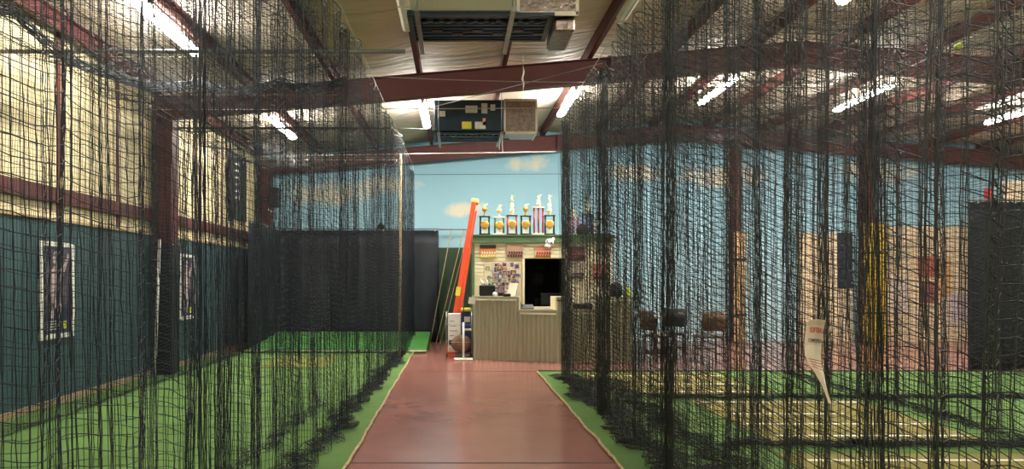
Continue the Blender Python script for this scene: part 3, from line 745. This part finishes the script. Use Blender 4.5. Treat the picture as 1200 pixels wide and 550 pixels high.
# ------------------------------------------------------------------ ladder, sticks, cart, sign stand
M_ORANGE = mat('orange_fibreglass', (226, 82, 44), .45, 0, .08, 10)
base = Vector((-.12, 14.5, 0.0)); topv = Vector(P(556.5, 236, 14.5)); dr = topv-base; Ll = dr.length
ang = math.atan2(dr.x, dr.z)
r = root('step_ladder', tuple(base), 'tall folded orange fibreglass ladder leaning at the kiosk corner', 'ladder', None, (0, ang, 0))
MB().box(-.075, -.055, -.2, .22, 0.0, Ll, M_ORANGE, bev=.004).build('side_panel', r) if False else None
for (yy, nm) in ((-.2, 'front_rail'), (.2, 'front_rail')):
    MB().add([(-.08, yy-.015, 0), (.01, yy-.015, 0), (.01, yy+.015, 0), (-.08, yy+.015, 0), (-.06, yy-.015, Ll-.05), (.03, yy-.015, Ll-.05), (.03, yy+.015, Ll-.05), (-.06, yy+.015, Ll-.05)], [(0, 3, 2, 1), (4, 5, 6, 7), (0, 1, 5, 4), (1, 2, 6, 5), (2, 3, 7, 6), (3, 0, 4, 7)], M_ORANGE).build(nm, r)
    MB().add([(.02, yy-.015, 0), (.09, yy-.015, 0), (.09, yy+.015, 0), (.02, yy+.015, 0), (.035, yy-.015, Ll-.2), (.07, yy-.015, Ll-.2), (.07, yy+.015, Ll-.2), (.035, yy+.015, Ll-.2)], [(0, 3, 2, 1), (4, 5, 6, 7), (0, 1, 5, 4), (1, 2, 6, 5), (2, 3, 7, 6), (3, 0, 4, 7)], M_ORANGE).build('rear_rail', r)
for k in range(9): MB().box(-.07, .02, -.19, .19, .3+k*.3, .325+k*.3, M_GALV).build('step', r)
tag(MB().box(-.07, .075, -.22, .22, Ll-.05, Ll+.03, mat('ladder_cap', (236, 196, 130), .5), bev=.01).build('top_cap', r), 'pale top cap')
tag(MB().box(-.09, .0, -.22, -.215, 1.15, 1.32, M_YEL).build('sticker', r), 'yellow sticker')
for k, (a, c) in enumerate((((523, 320), (504, 385)), ((538, 316), (511, 401)), ((543, 312), (516, 402)))):
    A = Vector(P(a[0]+6, 268, 17.35)); B = Vector((P(c[0], 0, 16.9)[0], 16.9, .0))
    pipe('slim_pole', tuple(B), tuple(A), .01, M_TAN, ['leftmost of three slim tan poles leaning on the green end wall', 'middle of three slim tan poles leaning on the green end wall', 'rightmost of three slim tan poles leaning beside the orange ladder'][k], 'pole', 'slim poles leaning on the end wall')
CX, CY = .06, 13.85
r = root('wire_cart', (CX, CY, 0), 'low black wire cart on casters left of the counter', 'cart')
g = MB()
for z in (.09, .3, .62):
    for (a, c) in (((-.25, -.2), (.22, -.2)), ((.22, -.2), (.22, .2)), ((.22, .2), (-.25, .2)), ((-.25, .2), (-.25, -.2))): g.tube([(a[0], a[1], z), (c[0], c[1], z)], .006, M_BLACK if z < .2 else M_GALV, 5)
for sx in (-.25, .22):
    for sy in (-.2, .2): g.tube([(sx, sy, .08), (sx, sy, .86)], .008, M_GALV, 5)
for i in range(8): g.tube([(-.25+i*.067, -.2, .09), (-.25+i*.067, .2, .09)], .004, M_BLACK, 4)
g.build('wire_frame', r)
for sx in (-.24, .2):
    for sy in (-.18, .18): MB().lathe([(.03, -.012), (.035, 0), (.03, .012)], M_BLACK, 10, M=Matrix.Translation((sx, sy, .036)) @ Matrix.Rotation(math.pi/2, 4, 'Y')).build('caster', r)
r = root('storage_box', (CX-.12, CY, .1), 'white printed box standing in the wire cart', 'box')
MB().box(-.1, .14, -.02, .15, 0, .72, M_WHITE, bev=.01).build('box_body', r)
g = MB()
for k in range(6): g.box(-.07, .08-.03*(k % 3), -.023, -.02, .12+.09*k, .135+.09*k, cm((150, 150, 150)))
g.box(-.08, -.03, -.024, -.02, .14, .22, M_NAVY); g.box(-.08, .1, -.024, -.02, .02, .08, cm((220, 190, 190))); g.build('printing', r)
r = root('storage_bin', (CX+.12, CY+.03, .1), 'blue bin standing in the wire cart beside the white box', 'bin')
M_BLUE = mat('blue_plastic', (30, 52, 130), .45)
MB().box(-.09, .09, -.05, .13, 0, .75, M_BLUE, bev=.012).build('bin_body', r)
MB().box(-.05, .07, -.054, -.05, .56, .66, M_LAB).build('label_panel', r)
g = MB(); g.ball((0, 0, .165), .18, mat('brown_leather', (128, 92, 72), .6, 0, .25, 12), 14, (1.05, .4, .9))
tag(g.build('duffel_bundle', loc=(CX+.03, CY-.1, .1)), 'round brown bundle against the front of the wire cart', 'bundle')
g = MB(); g.box(-.1, .1, -.1, .1, 0, .07, M_YEL, bev=.02); tag(g.build('yellow_packet', loc=(CX+.12, CY+.03, .855)), 'yellow-green packet on top of the blue bin', 'packet')
g = MB(); g.box(-.08, .1, -.02, .02, 0, .04, mat('cream_rag', (232, 220, 160), .8), bev=.01); tag(g.build('folded_rag', loc=(CX+.13, CY-.06, .5)), 'cream folded rag hanging at the front of the blue bin', 'rag')
r = root('sign_stand', (.125, 13.4, 0), 'white pole sign stand with flat base left of the counter', 'sign stand')
MB().box(-.17, .17, -.12, .12, 0, .03, mat('stand_white', (226, 222, 204), .5), bev=.008).build('base_plate', r)
MB().tube([(0, 0, .03), (0, 0, .68)], .02, M_WHITE, 10).build('lower_pole', r)
tag(MB().tube([(0, 0, .66), (0, 0, 1.04)], .012, M_BLACK, 8).build('upper_pole', r), 'black upper pole')
MB().box(-.07, .05, -.01, .01, 1.02, 1.14, mat('stand_white', (226, 222, 204)), Matrix.Rotation(.15, 4, 'Y'), bev=.004).build('card_holder', r)

# ------------------------------------------------------------------ right side furniture
M_WOOD = mat('brown_wood', (104, 74, 48), .5, 0, .3, 6, stretch=(1, 1, 8))
def wood_chair(x, y, rz, m, label):
    r = root('wooden_chair', (x, y, 0), label, 'chair', None, (0, 0, rz))
    MB().box(-.22, .22, -.22, .22, .43, .47, m, bev=.01).build('seat', r)
    for sx in (-.19, .19):
        MB().tube([(sx, -.19, 0), (sx, -.19, .43)], .02, m, 8).build('leg', r)
        MB().tube([(sx, .21, 0), (sx, .19, .45), (sx, .24, .7), (sx, .29, .92)], .018, m, 8).build('leg', r)
    g = MB(); vs = []; fs = []
    for i in range(9):
        t = i/8; x_ = -.2+.4*t; yb = .25+.04*math.sin(math.pi*t)
        for (dy, z) in ((0, .56), (.05, .9), (.07, .9), (.02, .56)): vs.append((x_, yb+dy, z))
    for i in range(8):
        for q in range(4): fs.append((4*i+q, 4*i+(q+1) % 4, 4*i+4+(q+1) % 4, 4*i+4+q))
    fs += [(3, 2, 1, 0), (32, 33, 34, 35)]
    g.add(vs, fs, m, True); g.build('backrest', r)
    MB().box(-.19, .19, -.2, -.18, .2, .23, m).build('stretcher', r)
wood_chair(4.45, 13.1, math.pi, M_WOOD, 'brown wooden chair facing away, right of the thick net fold')
wood_chair(3.62, 13.2, math.pi/2+.3, M_WOOD, 'brown chair turned sideways, left of the thick net fold')
wood_chair(4.02, 13.75, -.4, M_BLACK, 'black chair tucked behind the thick net fold')
r = root('round_table', (3.95, 14.75, 0), 'pale round table behind the chairs before the blue wall', 'table')
MB().lathe([(.02, .70), (.42, .70), (.45, .715), (.45, .735), (.02, .735)], mat('pale_laminate', (200, 196, 180), .4), 24).build('table_top', r)
MB().lathe([(.25, 0), (.24, .03), (.04, .06), (.035, .7)], M_BLACK, 16).build('pedestal', r)
# pads round the end columns
def pad(x, w_, h, m, label, y=17.05):
    r = root('column_pad', (x, y, 0), label, 'pad')
    MB().box(-w_/2, w_/2, -.06, .05, .01, h, m, bev=.03).build('foam_pad', r)
    g = MB()
    for z in (h*.25, h*.75): g.box(-w_/2-.005, w_/2+.005, -.066, .05, z-.025, z+.025, M_BLACK)
    g.build('strap', r)
pad(6.5, .26, 2.55, mat('tan_pad', (206, 170, 120), .6), 'tan padding on the red column before the blue wall')
pad(9.6, .5, 2.75, mat('yellow_pad', (208, 176, 40), .5), 'yellow padding on the red column at right')
M_PANEL = mat('cream_board', (224, 204, 170), .6, 0, .06, 3)
def board(x0, x1, h, label, pics):
    r = root('display_board', ((x0+x1)/2, 17.42, 0), label, 'board'); hx = (x1-x0)/2
    MB().box(-hx, hx, -.03, .03, .0, h, M_PANEL, bev=.006).build('panel', r)
    g = MB()
    for z in np.arange(.2, h-.1, .2): g.box(-hx, hx, -.036, -.03, z, z+.012, mat('slat_groove', (150, 130, 100), .8))  # raised strips in darker tan paint the shade of slat grooves
    g.build('groove_shade_strips', r)
    for (px, pz, pw, ph, c) in pics: MB().box(px-pw/2, px+pw/2, -.05, -.037, pz-ph/2, pz+ph/2, cm(c)).build('print', r)
board(8.0, 9.28, 2.55, 'cream slatted display board left of the yellow pad', [(.45, 1.9, .35, 1.3, (24, 38, 60))])
board(9.9, 12.2, 2.7, 'wide cream slatted display board right of the yellow pad', [(.0, 1.75, .5, .5, (176, 96, 76)), (.35, 1.5, .35, .9, (206, 160, 110)), (.0, 1.15, .4,   .5, (150, 90, 90)), (-.7, 1.1, .4, .8, (216, 200, 190)), (.7, .8, .4, .7, (206, 190, 196)), (-.7, 2.1, .5, .4, (190, 180, 150))])
pipe('red_post', (11.4, 15.9, 0.01), (11.4, 15.9, 3.4), .09, mat('bright_red', (196, 50, 60), .5), 'bright red post seen over the dark right curtain', 'post')
r = root('cream_partition', (12.5, 15.8, 0), 'cream partition showing above the dark right curtain', 'partition')
MB().box(-.85, .95, -.04, .04, .005, 3.5, M_PANEL, bev=.005).build('panel', r)
MB().box(-.87, .97, -.05, .05, 3.5, 3.56, M_WHITE).build('cap_rail', r)
g = MB(); g.ball((0, 0, 0), .038, M_LIME, 12); tag(g.build('stuck_ball', loc=(4.8, 7.1, 3.68)), 'lime yellow ball caught high in the right netting', 'ball')

# bent sign caught in the right net
r = root('bent_sign', (1.445, 2.95, .945), 'bent cream plastic sign with red and black wording stuck on right net', 'sign'); r.scale = (.4, .4, .4)
M_SIGN = mat('sign_cream', (250, 240, 212), .5, 0, .04, 8)
prof = [(-.02, .86, .165, 0.0), (-.02, .80, .175, .03), (-.025, .70, .17, .05), (-.03, .6, .165, .06), (-.035, .5, .15, .05), (-.02, .42, .12, .04), (.02, .32, .08, .02), (.055, .2, .03, .0), (.10, .03, .015, -.02)]
g = MB(); vs = []; fs = []
for (cx, z, w_, dy) in prof:
    vs += [(cx-w_/2, dy+.03, z), (cx, dy, z+.01), (cx+w_/2, dy+.02, z), (cx+w_/2, dy+.026, z), (cx, dy+.006, z+.01), (cx-w_/2, dy+.036, z)]
n = 6
for i in range(len(prof)-1):
    for q in range(n): fs.append((i*n+q, i*n+(q+1) % n, (i+1)*n+(q+1) % n, (i+1)*n+q))
fs += [tuple(range(6)), tuple(range((len(prof)-1)*6, len(prof)*6))[::-1]]
g.add(vs, fs, M_SIGN); g.build('plastic_sheet', r)
def text(body, size, m, parent, loc, rot, name, ex=.001):
    cu = bpy.data.curves.new(name, 'FONT'); cu.body = body; cu.size = size; cu.align_x = 'CENTER'; cu.align_y = 'CENTER'; cu.extrude = ex
    t = bpy.data.objects.new(name, cu); COL.objects.link(t)
    bpy.context.view_layer.update()
    me = bpy.data.meshes.new_from_object(t); bpy.data.objects.remove(t)
    o = bpy.data.objects.new(name, me); COL.objects.link(o); me.materials.clear(); me.materials.append(m)
    o.parent = parent; o.location = loc; o.rotation_euler = rot
    return o
t1 = text('SOFTBALL', .034, cm((206, 60, 56)), r, (-.018, .026, .755), (math.pi/2, .1, 0), 'red_wording', .002)
t2 = text('COMPETITION', .0235, cm((40, 44, 50)), r, (-.028, .042, .65), (math.pi/2, .1, 0), 'black_wording', .002)
for t_ in (t1, t2): t_.scale = (.92, 2.2, 1)
g = MB()
for k in range(4): g.add([(-.09+.01*k, .048-.004*k, .47-.025*k), (.04, .03, .44-.028*k), (.04, .03, .447-.028*k), (-.09+.01*k, .048-.004*k, .478-.025*k)], [(0, 1, 2, 3)], cm((190, 90, 90)))
g.build('small_print', r)

# ------------------------------------------------------------------ nets
def snoise(x, seed, octs=3):
    q = np.random.default_rng(seed); out = np.zeros_like(x, dtype=float); f = 1.0; a = 1.0
    for _ in range(octs):
        ph = q.uniform(0, 6.28, 3); fr = q.uniform(.7, 1.3, 3)*f
        for p_, ff in zip(ph, fr): out += a*np.sin(x*ff+p_)/3
        f *= 2.1; a *= .55
    return out

def grid_tubes(G, r, skip=None):
    """tubes (3 sides) along both directions of a grid of points G (nu, nv, 3) -> verts, quads"""
    V = []; F = []; base = 0
    nu, nv = G.shape[:2]
    for axis in (1, 0):
        A = G if axis == 1 else np.transpose(G, (1, 0, 2))
        T = np.gradient(A, axis=1)
        T /= np.linalg.norm(T, axis=2, keepdims=True)+1e-9
        ref = np.array([.35, .9, .25]) if axis == 1 else np.array([.1, .1, 1.0])
        a = np.cross(T, ref); a /= np.linalg.norm(a, axis=2, keepdims=True)+1e-6
        b_ = np.cross(T, a)
        ring = np.stack([A+r*(a*math.cos(t)+b_*math.sin(t)) for t in (0, 2.0944, 4.18879)], axis=2)  # n, m, 3, 3
        n, m_ = A.shape[:2]
        V.append(ring.reshape(-1, 3))
        idx = base+np.arange(n*m_*3).reshape(n, m_, 3)
        a0 = idx[:, :-1, :]; a1 = idx[:, 1:, :]
        q = np.stack([a0, np.roll(a0, -1, axis=2), np.roll(a1, -1, axis=2), a1], axis=-1)
        if axis == 0 and skip is not None: q = q[:, ~skip]
        F.append(q.reshape(-1, 4)); base += n*m_*3
    return np.concatenate(V), np.concatenate(F)

def np_mesh(name, V, F, m, parent, loc):
    me = bpy.data.meshes.new(name)
    me.vertices.add(len(V)); me.vertices.foreach_set('co', (V-np.array(loc)).astype(np.float32).ravel())
    me.loops.add(F.size); me.loops.foreach_set('vertex_index', F.astype(np.int32).ravel())
    me.polygons.add(len(F)); me.polygons.foreach_set('loop_start', np.arange(0, F.size, 4, dtype=np.int32))
    me.polygons.foreach_set('loop_total', np.full(len(F), 4, dtype=np.int32)) if False else None
    me.update(calc_edges=True); me.materials.append(m)
    me.polygons.foreach_set('use_smooth', np.ones(len(F), bool))
    o = bpy.data.objects.new(name, me); COL.objects.link(o); o.parent = parent
    return o

def hang_net(label, a, c, ztop, cell=.05, full=1.3, wl=.33, amp=.05, gathers=(), hooks=1.5, sag=.18, pool=.5, pool_side=0.0, pool_amp=.16,
             seed=1, r=.0022, m=None, wob=.002, zwave=0.0, rope=True, pool_w=None, diag=0.0, zig=.02):
    A = np.array([*a, 0.]); B = np.array([*c, 0.]); L = np.linalg.norm(B-A); d = (B-A)/L; nn = np.array([-d[1], d[0], 0])
    # column positions along the run
    s = []; tight = []
    base = np.arange(0, L*full, cell)/full
    base = base+.35*wl/full/6.28*np.sin(2*math.pi*base/wl+snoise(base, seed+5))*1.2
    s += list(base); tight += [0]*len(base)
    for (gs, cnt, wd) in gathers:
        q = np.random.default_rng(int(gs*97)+seed)
        s += list(gs+q.normal(0, wd, cnt)); tight += [1]*cnt
    order = np.argsort(s); s = np.clip(np.array(s)[order], 0, L); tight = np.array(tight)[order]
    nu = len(s)
    zt = ztop+zwave*snoise(s*1.3, seed+9)
    hk = (s % hooks)/hooks
    sg = sag*(4*hk*(1-hk))**.8*(.7+.3*snoise(s*.8, seed+2))
    length = ztop+pool
    nv = int(length/cell)
    v = np.arange(nv)*cell
    S, Vv = np.meshgrid(s, v, indexing='ij')
    ZT = (zt-sg)[:, None]+0*Vv
    z = ZT-Vv+wob*rng.standard_normal(S.shape)
    fold = amp*np.sin(2*math.pi*S/wl+.9*snoise(S*1.1, seed)+.35*snoise(Vv*.9+S*.5, seed+3))
    fold += .03*snoise(S*2.5+Vv*.6, seed+4)
    gq = tight[:, None]*(rng.normal(0, .028, nu)[:, None])*(1+.3*snoise(Vv*1.2, seed+8))
    off = fold*(1-.6*tight[:, None])+gq+wob*.7*rng.standard_normal(S.shape)
    along = S+.02*snoise(Vv*1.0+S*.7, seed+6)+diag*Vv+wob*.5*rng.standard_normal(S.shape)
    z = z+tight[:, None]*rng.uniform(-.025, .025, nu)[:, None]+zig*np.sin(2*math.pi*S/wl*1.0+1.1*snoise(S*.9, seed+31))
    # pooled bottom
    e = np.clip(.03-z, 0, None)
    on = e > 0
    ph = 1.6*snoise(S*2.2, seed+11)
    pw = pool_amp*(np.sin(e*9+ph*1.5)*.8+.6*snoise(S*3.1, seed+12)*np.minimum(1, e*5))
    off = off+np.where(on, pw*np.minimum(1, e*6)+pool_side*np.minimum(1, e*3), 0)
    along = along+np.where(on, .10*snoise(S*4+e*8, seed+13)*np.minimum(1, e*5), 0)
    zpile = .024+.05*np.abs(snoise(S*5+e*14, seed+14))+.02*rng.random(S.shape)
    z = np.where(on, np.minimum(zpile, .03+e*.7), z)
    z = np.maximum(z, .022)
    along = np.clip(along, -.1, L+.1)
    G = A[None, None, :]+along[..., None]*d+off[..., None]*nn; G[..., 2] = z
    loc = (float(A[0]+d[0]*L/2), float(A[1]+d[1]*L/2), 0.0)
    rt = root('cage_net', loc, label, 'net')
    VV, FF = grid_tubes(G, r, (tight[:-1]+tight[1:]) >= 1)
    np_mesh('netting', VV, FF, m or M_NET, rt, loc)
    if rope:
        g = MB(); pts = [tuple(G[i, 0]-np.array(loc)) for i in range(0, nu, 2)]
        g.tube(pts, .006, M_ROPE, 5); g.build('border_rope', rt)
        # cable carrying it, and hooks
        g = MB(); p0 = A+nn*0; g.tube([tuple(np.array([A[0], A[1], ztop+.05])-loc), tuple(np.array([B[0], B[1], ztop+.05])-loc)], .005, M_WIRE, 5)
        g.build('carrier_cable', rt)
        for hs in np.arange(0, L, hooks):
            i = int(np.argmin(np.abs(s-hs))); p = G[i, 0]-np.array(loc)
            q = (A+d*hs)-np.array(loc); q[2] = ztop+.05
            MB().tube([tuple(p), tuple((p+q)/2+np.array([.015, 0, 0])), tuple(q)], .006, M_WHITE, 5).build('snap_hook', rt)
    return rt

def roof_net(label, x0, x1, y0, y1, z, cell=.05, seed=1, sag=.12, m=None, r=.002, step=1.6, full=1.15):
    xs = np.arange(x0, x1, cell/full); ys = np.arange(y0, y1, cell/full)
    X, Y = np.meshgrid(xs, ys, indexing='ij')
    h = (Y % step)/step; u = (X-x0)/(x1-x0)
    Z = z-sag*4*h*(1-h)*(.6+.4*np.sin(X*2+seed))-sag*1.2*4*u*(1-u)+.03*snoise(X*2+Y*1.3, seed)+.006*rng.standard_normal(X.shape)
    G = np.stack([X+.012*rng.standard_normal(X.shape)*.5+.02*snoise(Y*3, seed+1), Y+.02*snoise(X*3+Y, seed+2), Z], axis=-1)
    loc = ((x0+x1)/2, (y0+y1)/2, z)
    rt = root('roof_net', loc, label, 'net')
    VV, FF = grid_tubes(G, r); np_mesh('netting', VV, FF, m or M_NET, rt, loc)
    for yy in np.arange(y0, y1, step): 
        MB().tube([(x0-loc[0], yy-loc[1], .01), (x1-loc[0], yy-loc[1], .01)], .006, M_ROPE, 5).build('cross_rope', rt)
    return rt

def gl(lst, x0): return [(dd-x0, c_, w_) for dd, c_, w_ in lst]
# left side: walkway net, second layer near the wall, roof
hang_net('dark net hanging along the left edge of the walkway, pooled on turf', (-1.16, 1.2), (-.98, 16.9), 3.98, full=1.35, wl=.5, amp=.05, r=.0019,
         gathers=gl([(2.2, 5, .012), (3.35, 22, .02), (3.6, 8, .02), (4.2, 6, .02), (7.1, 12, .07), (10.0, 8, .03), (13.6, 10, .04), (16.6, 14, .05)], 1.2),
         zig=.025, hooks=1.7, sag=.16, pool=.75, pool_side=.08, pool_amp=.13, seed=3, zwave=.05, m=M_NET)
hang_net('straight net hanging just in front of the left green wall', (-4.08, 1.5), (-4.08, 14.3), 3.75, full=1.05, amp=.02, wl=.9, hooks=2.1, sag=.08, pool=.2, pool_amp=.05, seed=11, m=M_NET)
hang_net('cross net closing the left cage in front of the green platform', (-4.15, 14.35), (-1.15, 14.35), 3.72, full=1.15, amp=.04, wl=.5, hooks=1.0, sag=.15, pool=.3, pool_amp=.08, seed=21, gathers=[(1.0, 10, .02), (2.2, 10, .02)])
roof_net('dark net stretched over the left cage below the roof', -4.3, -1.2, 3.0, 14.4, 3.78, seed=4, sag=.12)
# right side
hang_net('dense dark net hanging along the right edge of the walkway', (1.56, 1.2), (1.56, 10.9), 3.82, full=1.6, wl=.26, amp=.07,
         gathers=gl([(2.35, 6, .03), (2.8, 8, .04), (3.15, 9, .02), (3.37, 10, .01), (4.2, 14, .03), (5.35, 40, .06), (6.4, 20, .05), (7.85, 66, .08), (9.0, 18, .05), (10.72, 60, .06)], 1.2),
         zig=.045, hooks=1.45, sag=.22, pool=.85, pool_side=-.08, pool_amp=.17, seed=5, zwave=.06, m=M_NET2)
hang_net('second net layer just behind the right walkway net', (2.02, 1.3), (2.02, 10.6), 3.78, full=1.0, wl=.5, amp=.06, r=.002,
         gathers=gl([(3.6, 14, .03), (5.0, 20, .05), (7.3, 22, .05)], 1.3), zig=.04, hooks=1.9, sag=.2, pool=.8, pool_side=-.05, pool_amp=.2, seed=6, zwave=.04, m=M_NET)
hang_net('cross net in the right cages at the near floor bundle', (2.3, 6.35), (9.0, 6.35), 3.7, full=1.0, wl=.5, amp=.04, hooks=1.6, sag=.2, pool=1.6, pool_amp=.045, r=.002, seed=7, gathers=[(1.2, 14, .03), (3.2, 10, .03)])
hang_net('cross net in the right cages at the middle floor bundle', (2.3, 8.9), (12.0, 8.9), 3.7, full=1.0, wl=.5, amp=.04, hooks=2.0, sag=.18, pool=1.6, pool_amp=.045, r=.002, seed=8, gathers=[(2.0, 12, .03)])
hang_net('dividing net running deep between the right cages', (5.0, 3.0), (5.0, 11.5), 3.75, full=1.2, wl=.4, amp=.06, hooks=1.9, sag=.18, pool=.4, pool_amp=.1, seed=9)
roof_net('dark net stretched over the right cages below the roof', 1.7, 7.6, 2.4, 11.6, 3.72, seed=8, sag=.14, m=M_NET2)

hang_net('lighter second net a step behind the left walkway net', (-1.62, 1.4), (-1.55, 8.6), 3.85, full=1.25, wl=.5, amp=.05, hooks=1.8, sag=.15, pool=.3, pool_amp=.08, seed=31, m=M_NET, r=.0018,
         gathers=[(1.9, 8, .02)])
def net_bundle(pts, label, n=16, rad=.06):
    loc = pts[0]; r = root('rolled_net', loc, label, 'net'); P0 = [Vector(p)-Vector(loc) for p in pts]
    g = MB()
    for k in range(n):
        q = []; ph = random.uniform(0, 6.28); rr_ = rad*random.uniform(.2, 1)
        for i in range(len(P0)-1):
            for j in range(12):
                t = j/12; p = P0[i].lerp(P0[i+1], t); u = i*12+j
                q.append(p+Vector((rr_*.7*math.cos(ph+u*.5), rr_*.5*math.sin(ph+u*.35), rr_*math.sin(ph+u*.5)-.1*math.sin(math.pi*t))))
        g.tube(q, .007, M_DROPE, 4)
    g.build('twisted_strands', r)
net_bundle([(-3.95, 5.0, 3.9), (-3.92, 6.6, 3.82), (-3.85, 8.1, 3.72), (-3.0, 8.7, 3.76), (-2.1, 8.8, 3.8), (-1.25, 8.85, 3.86)], 'rolled bundle of dark net slung below the roof at upper left')
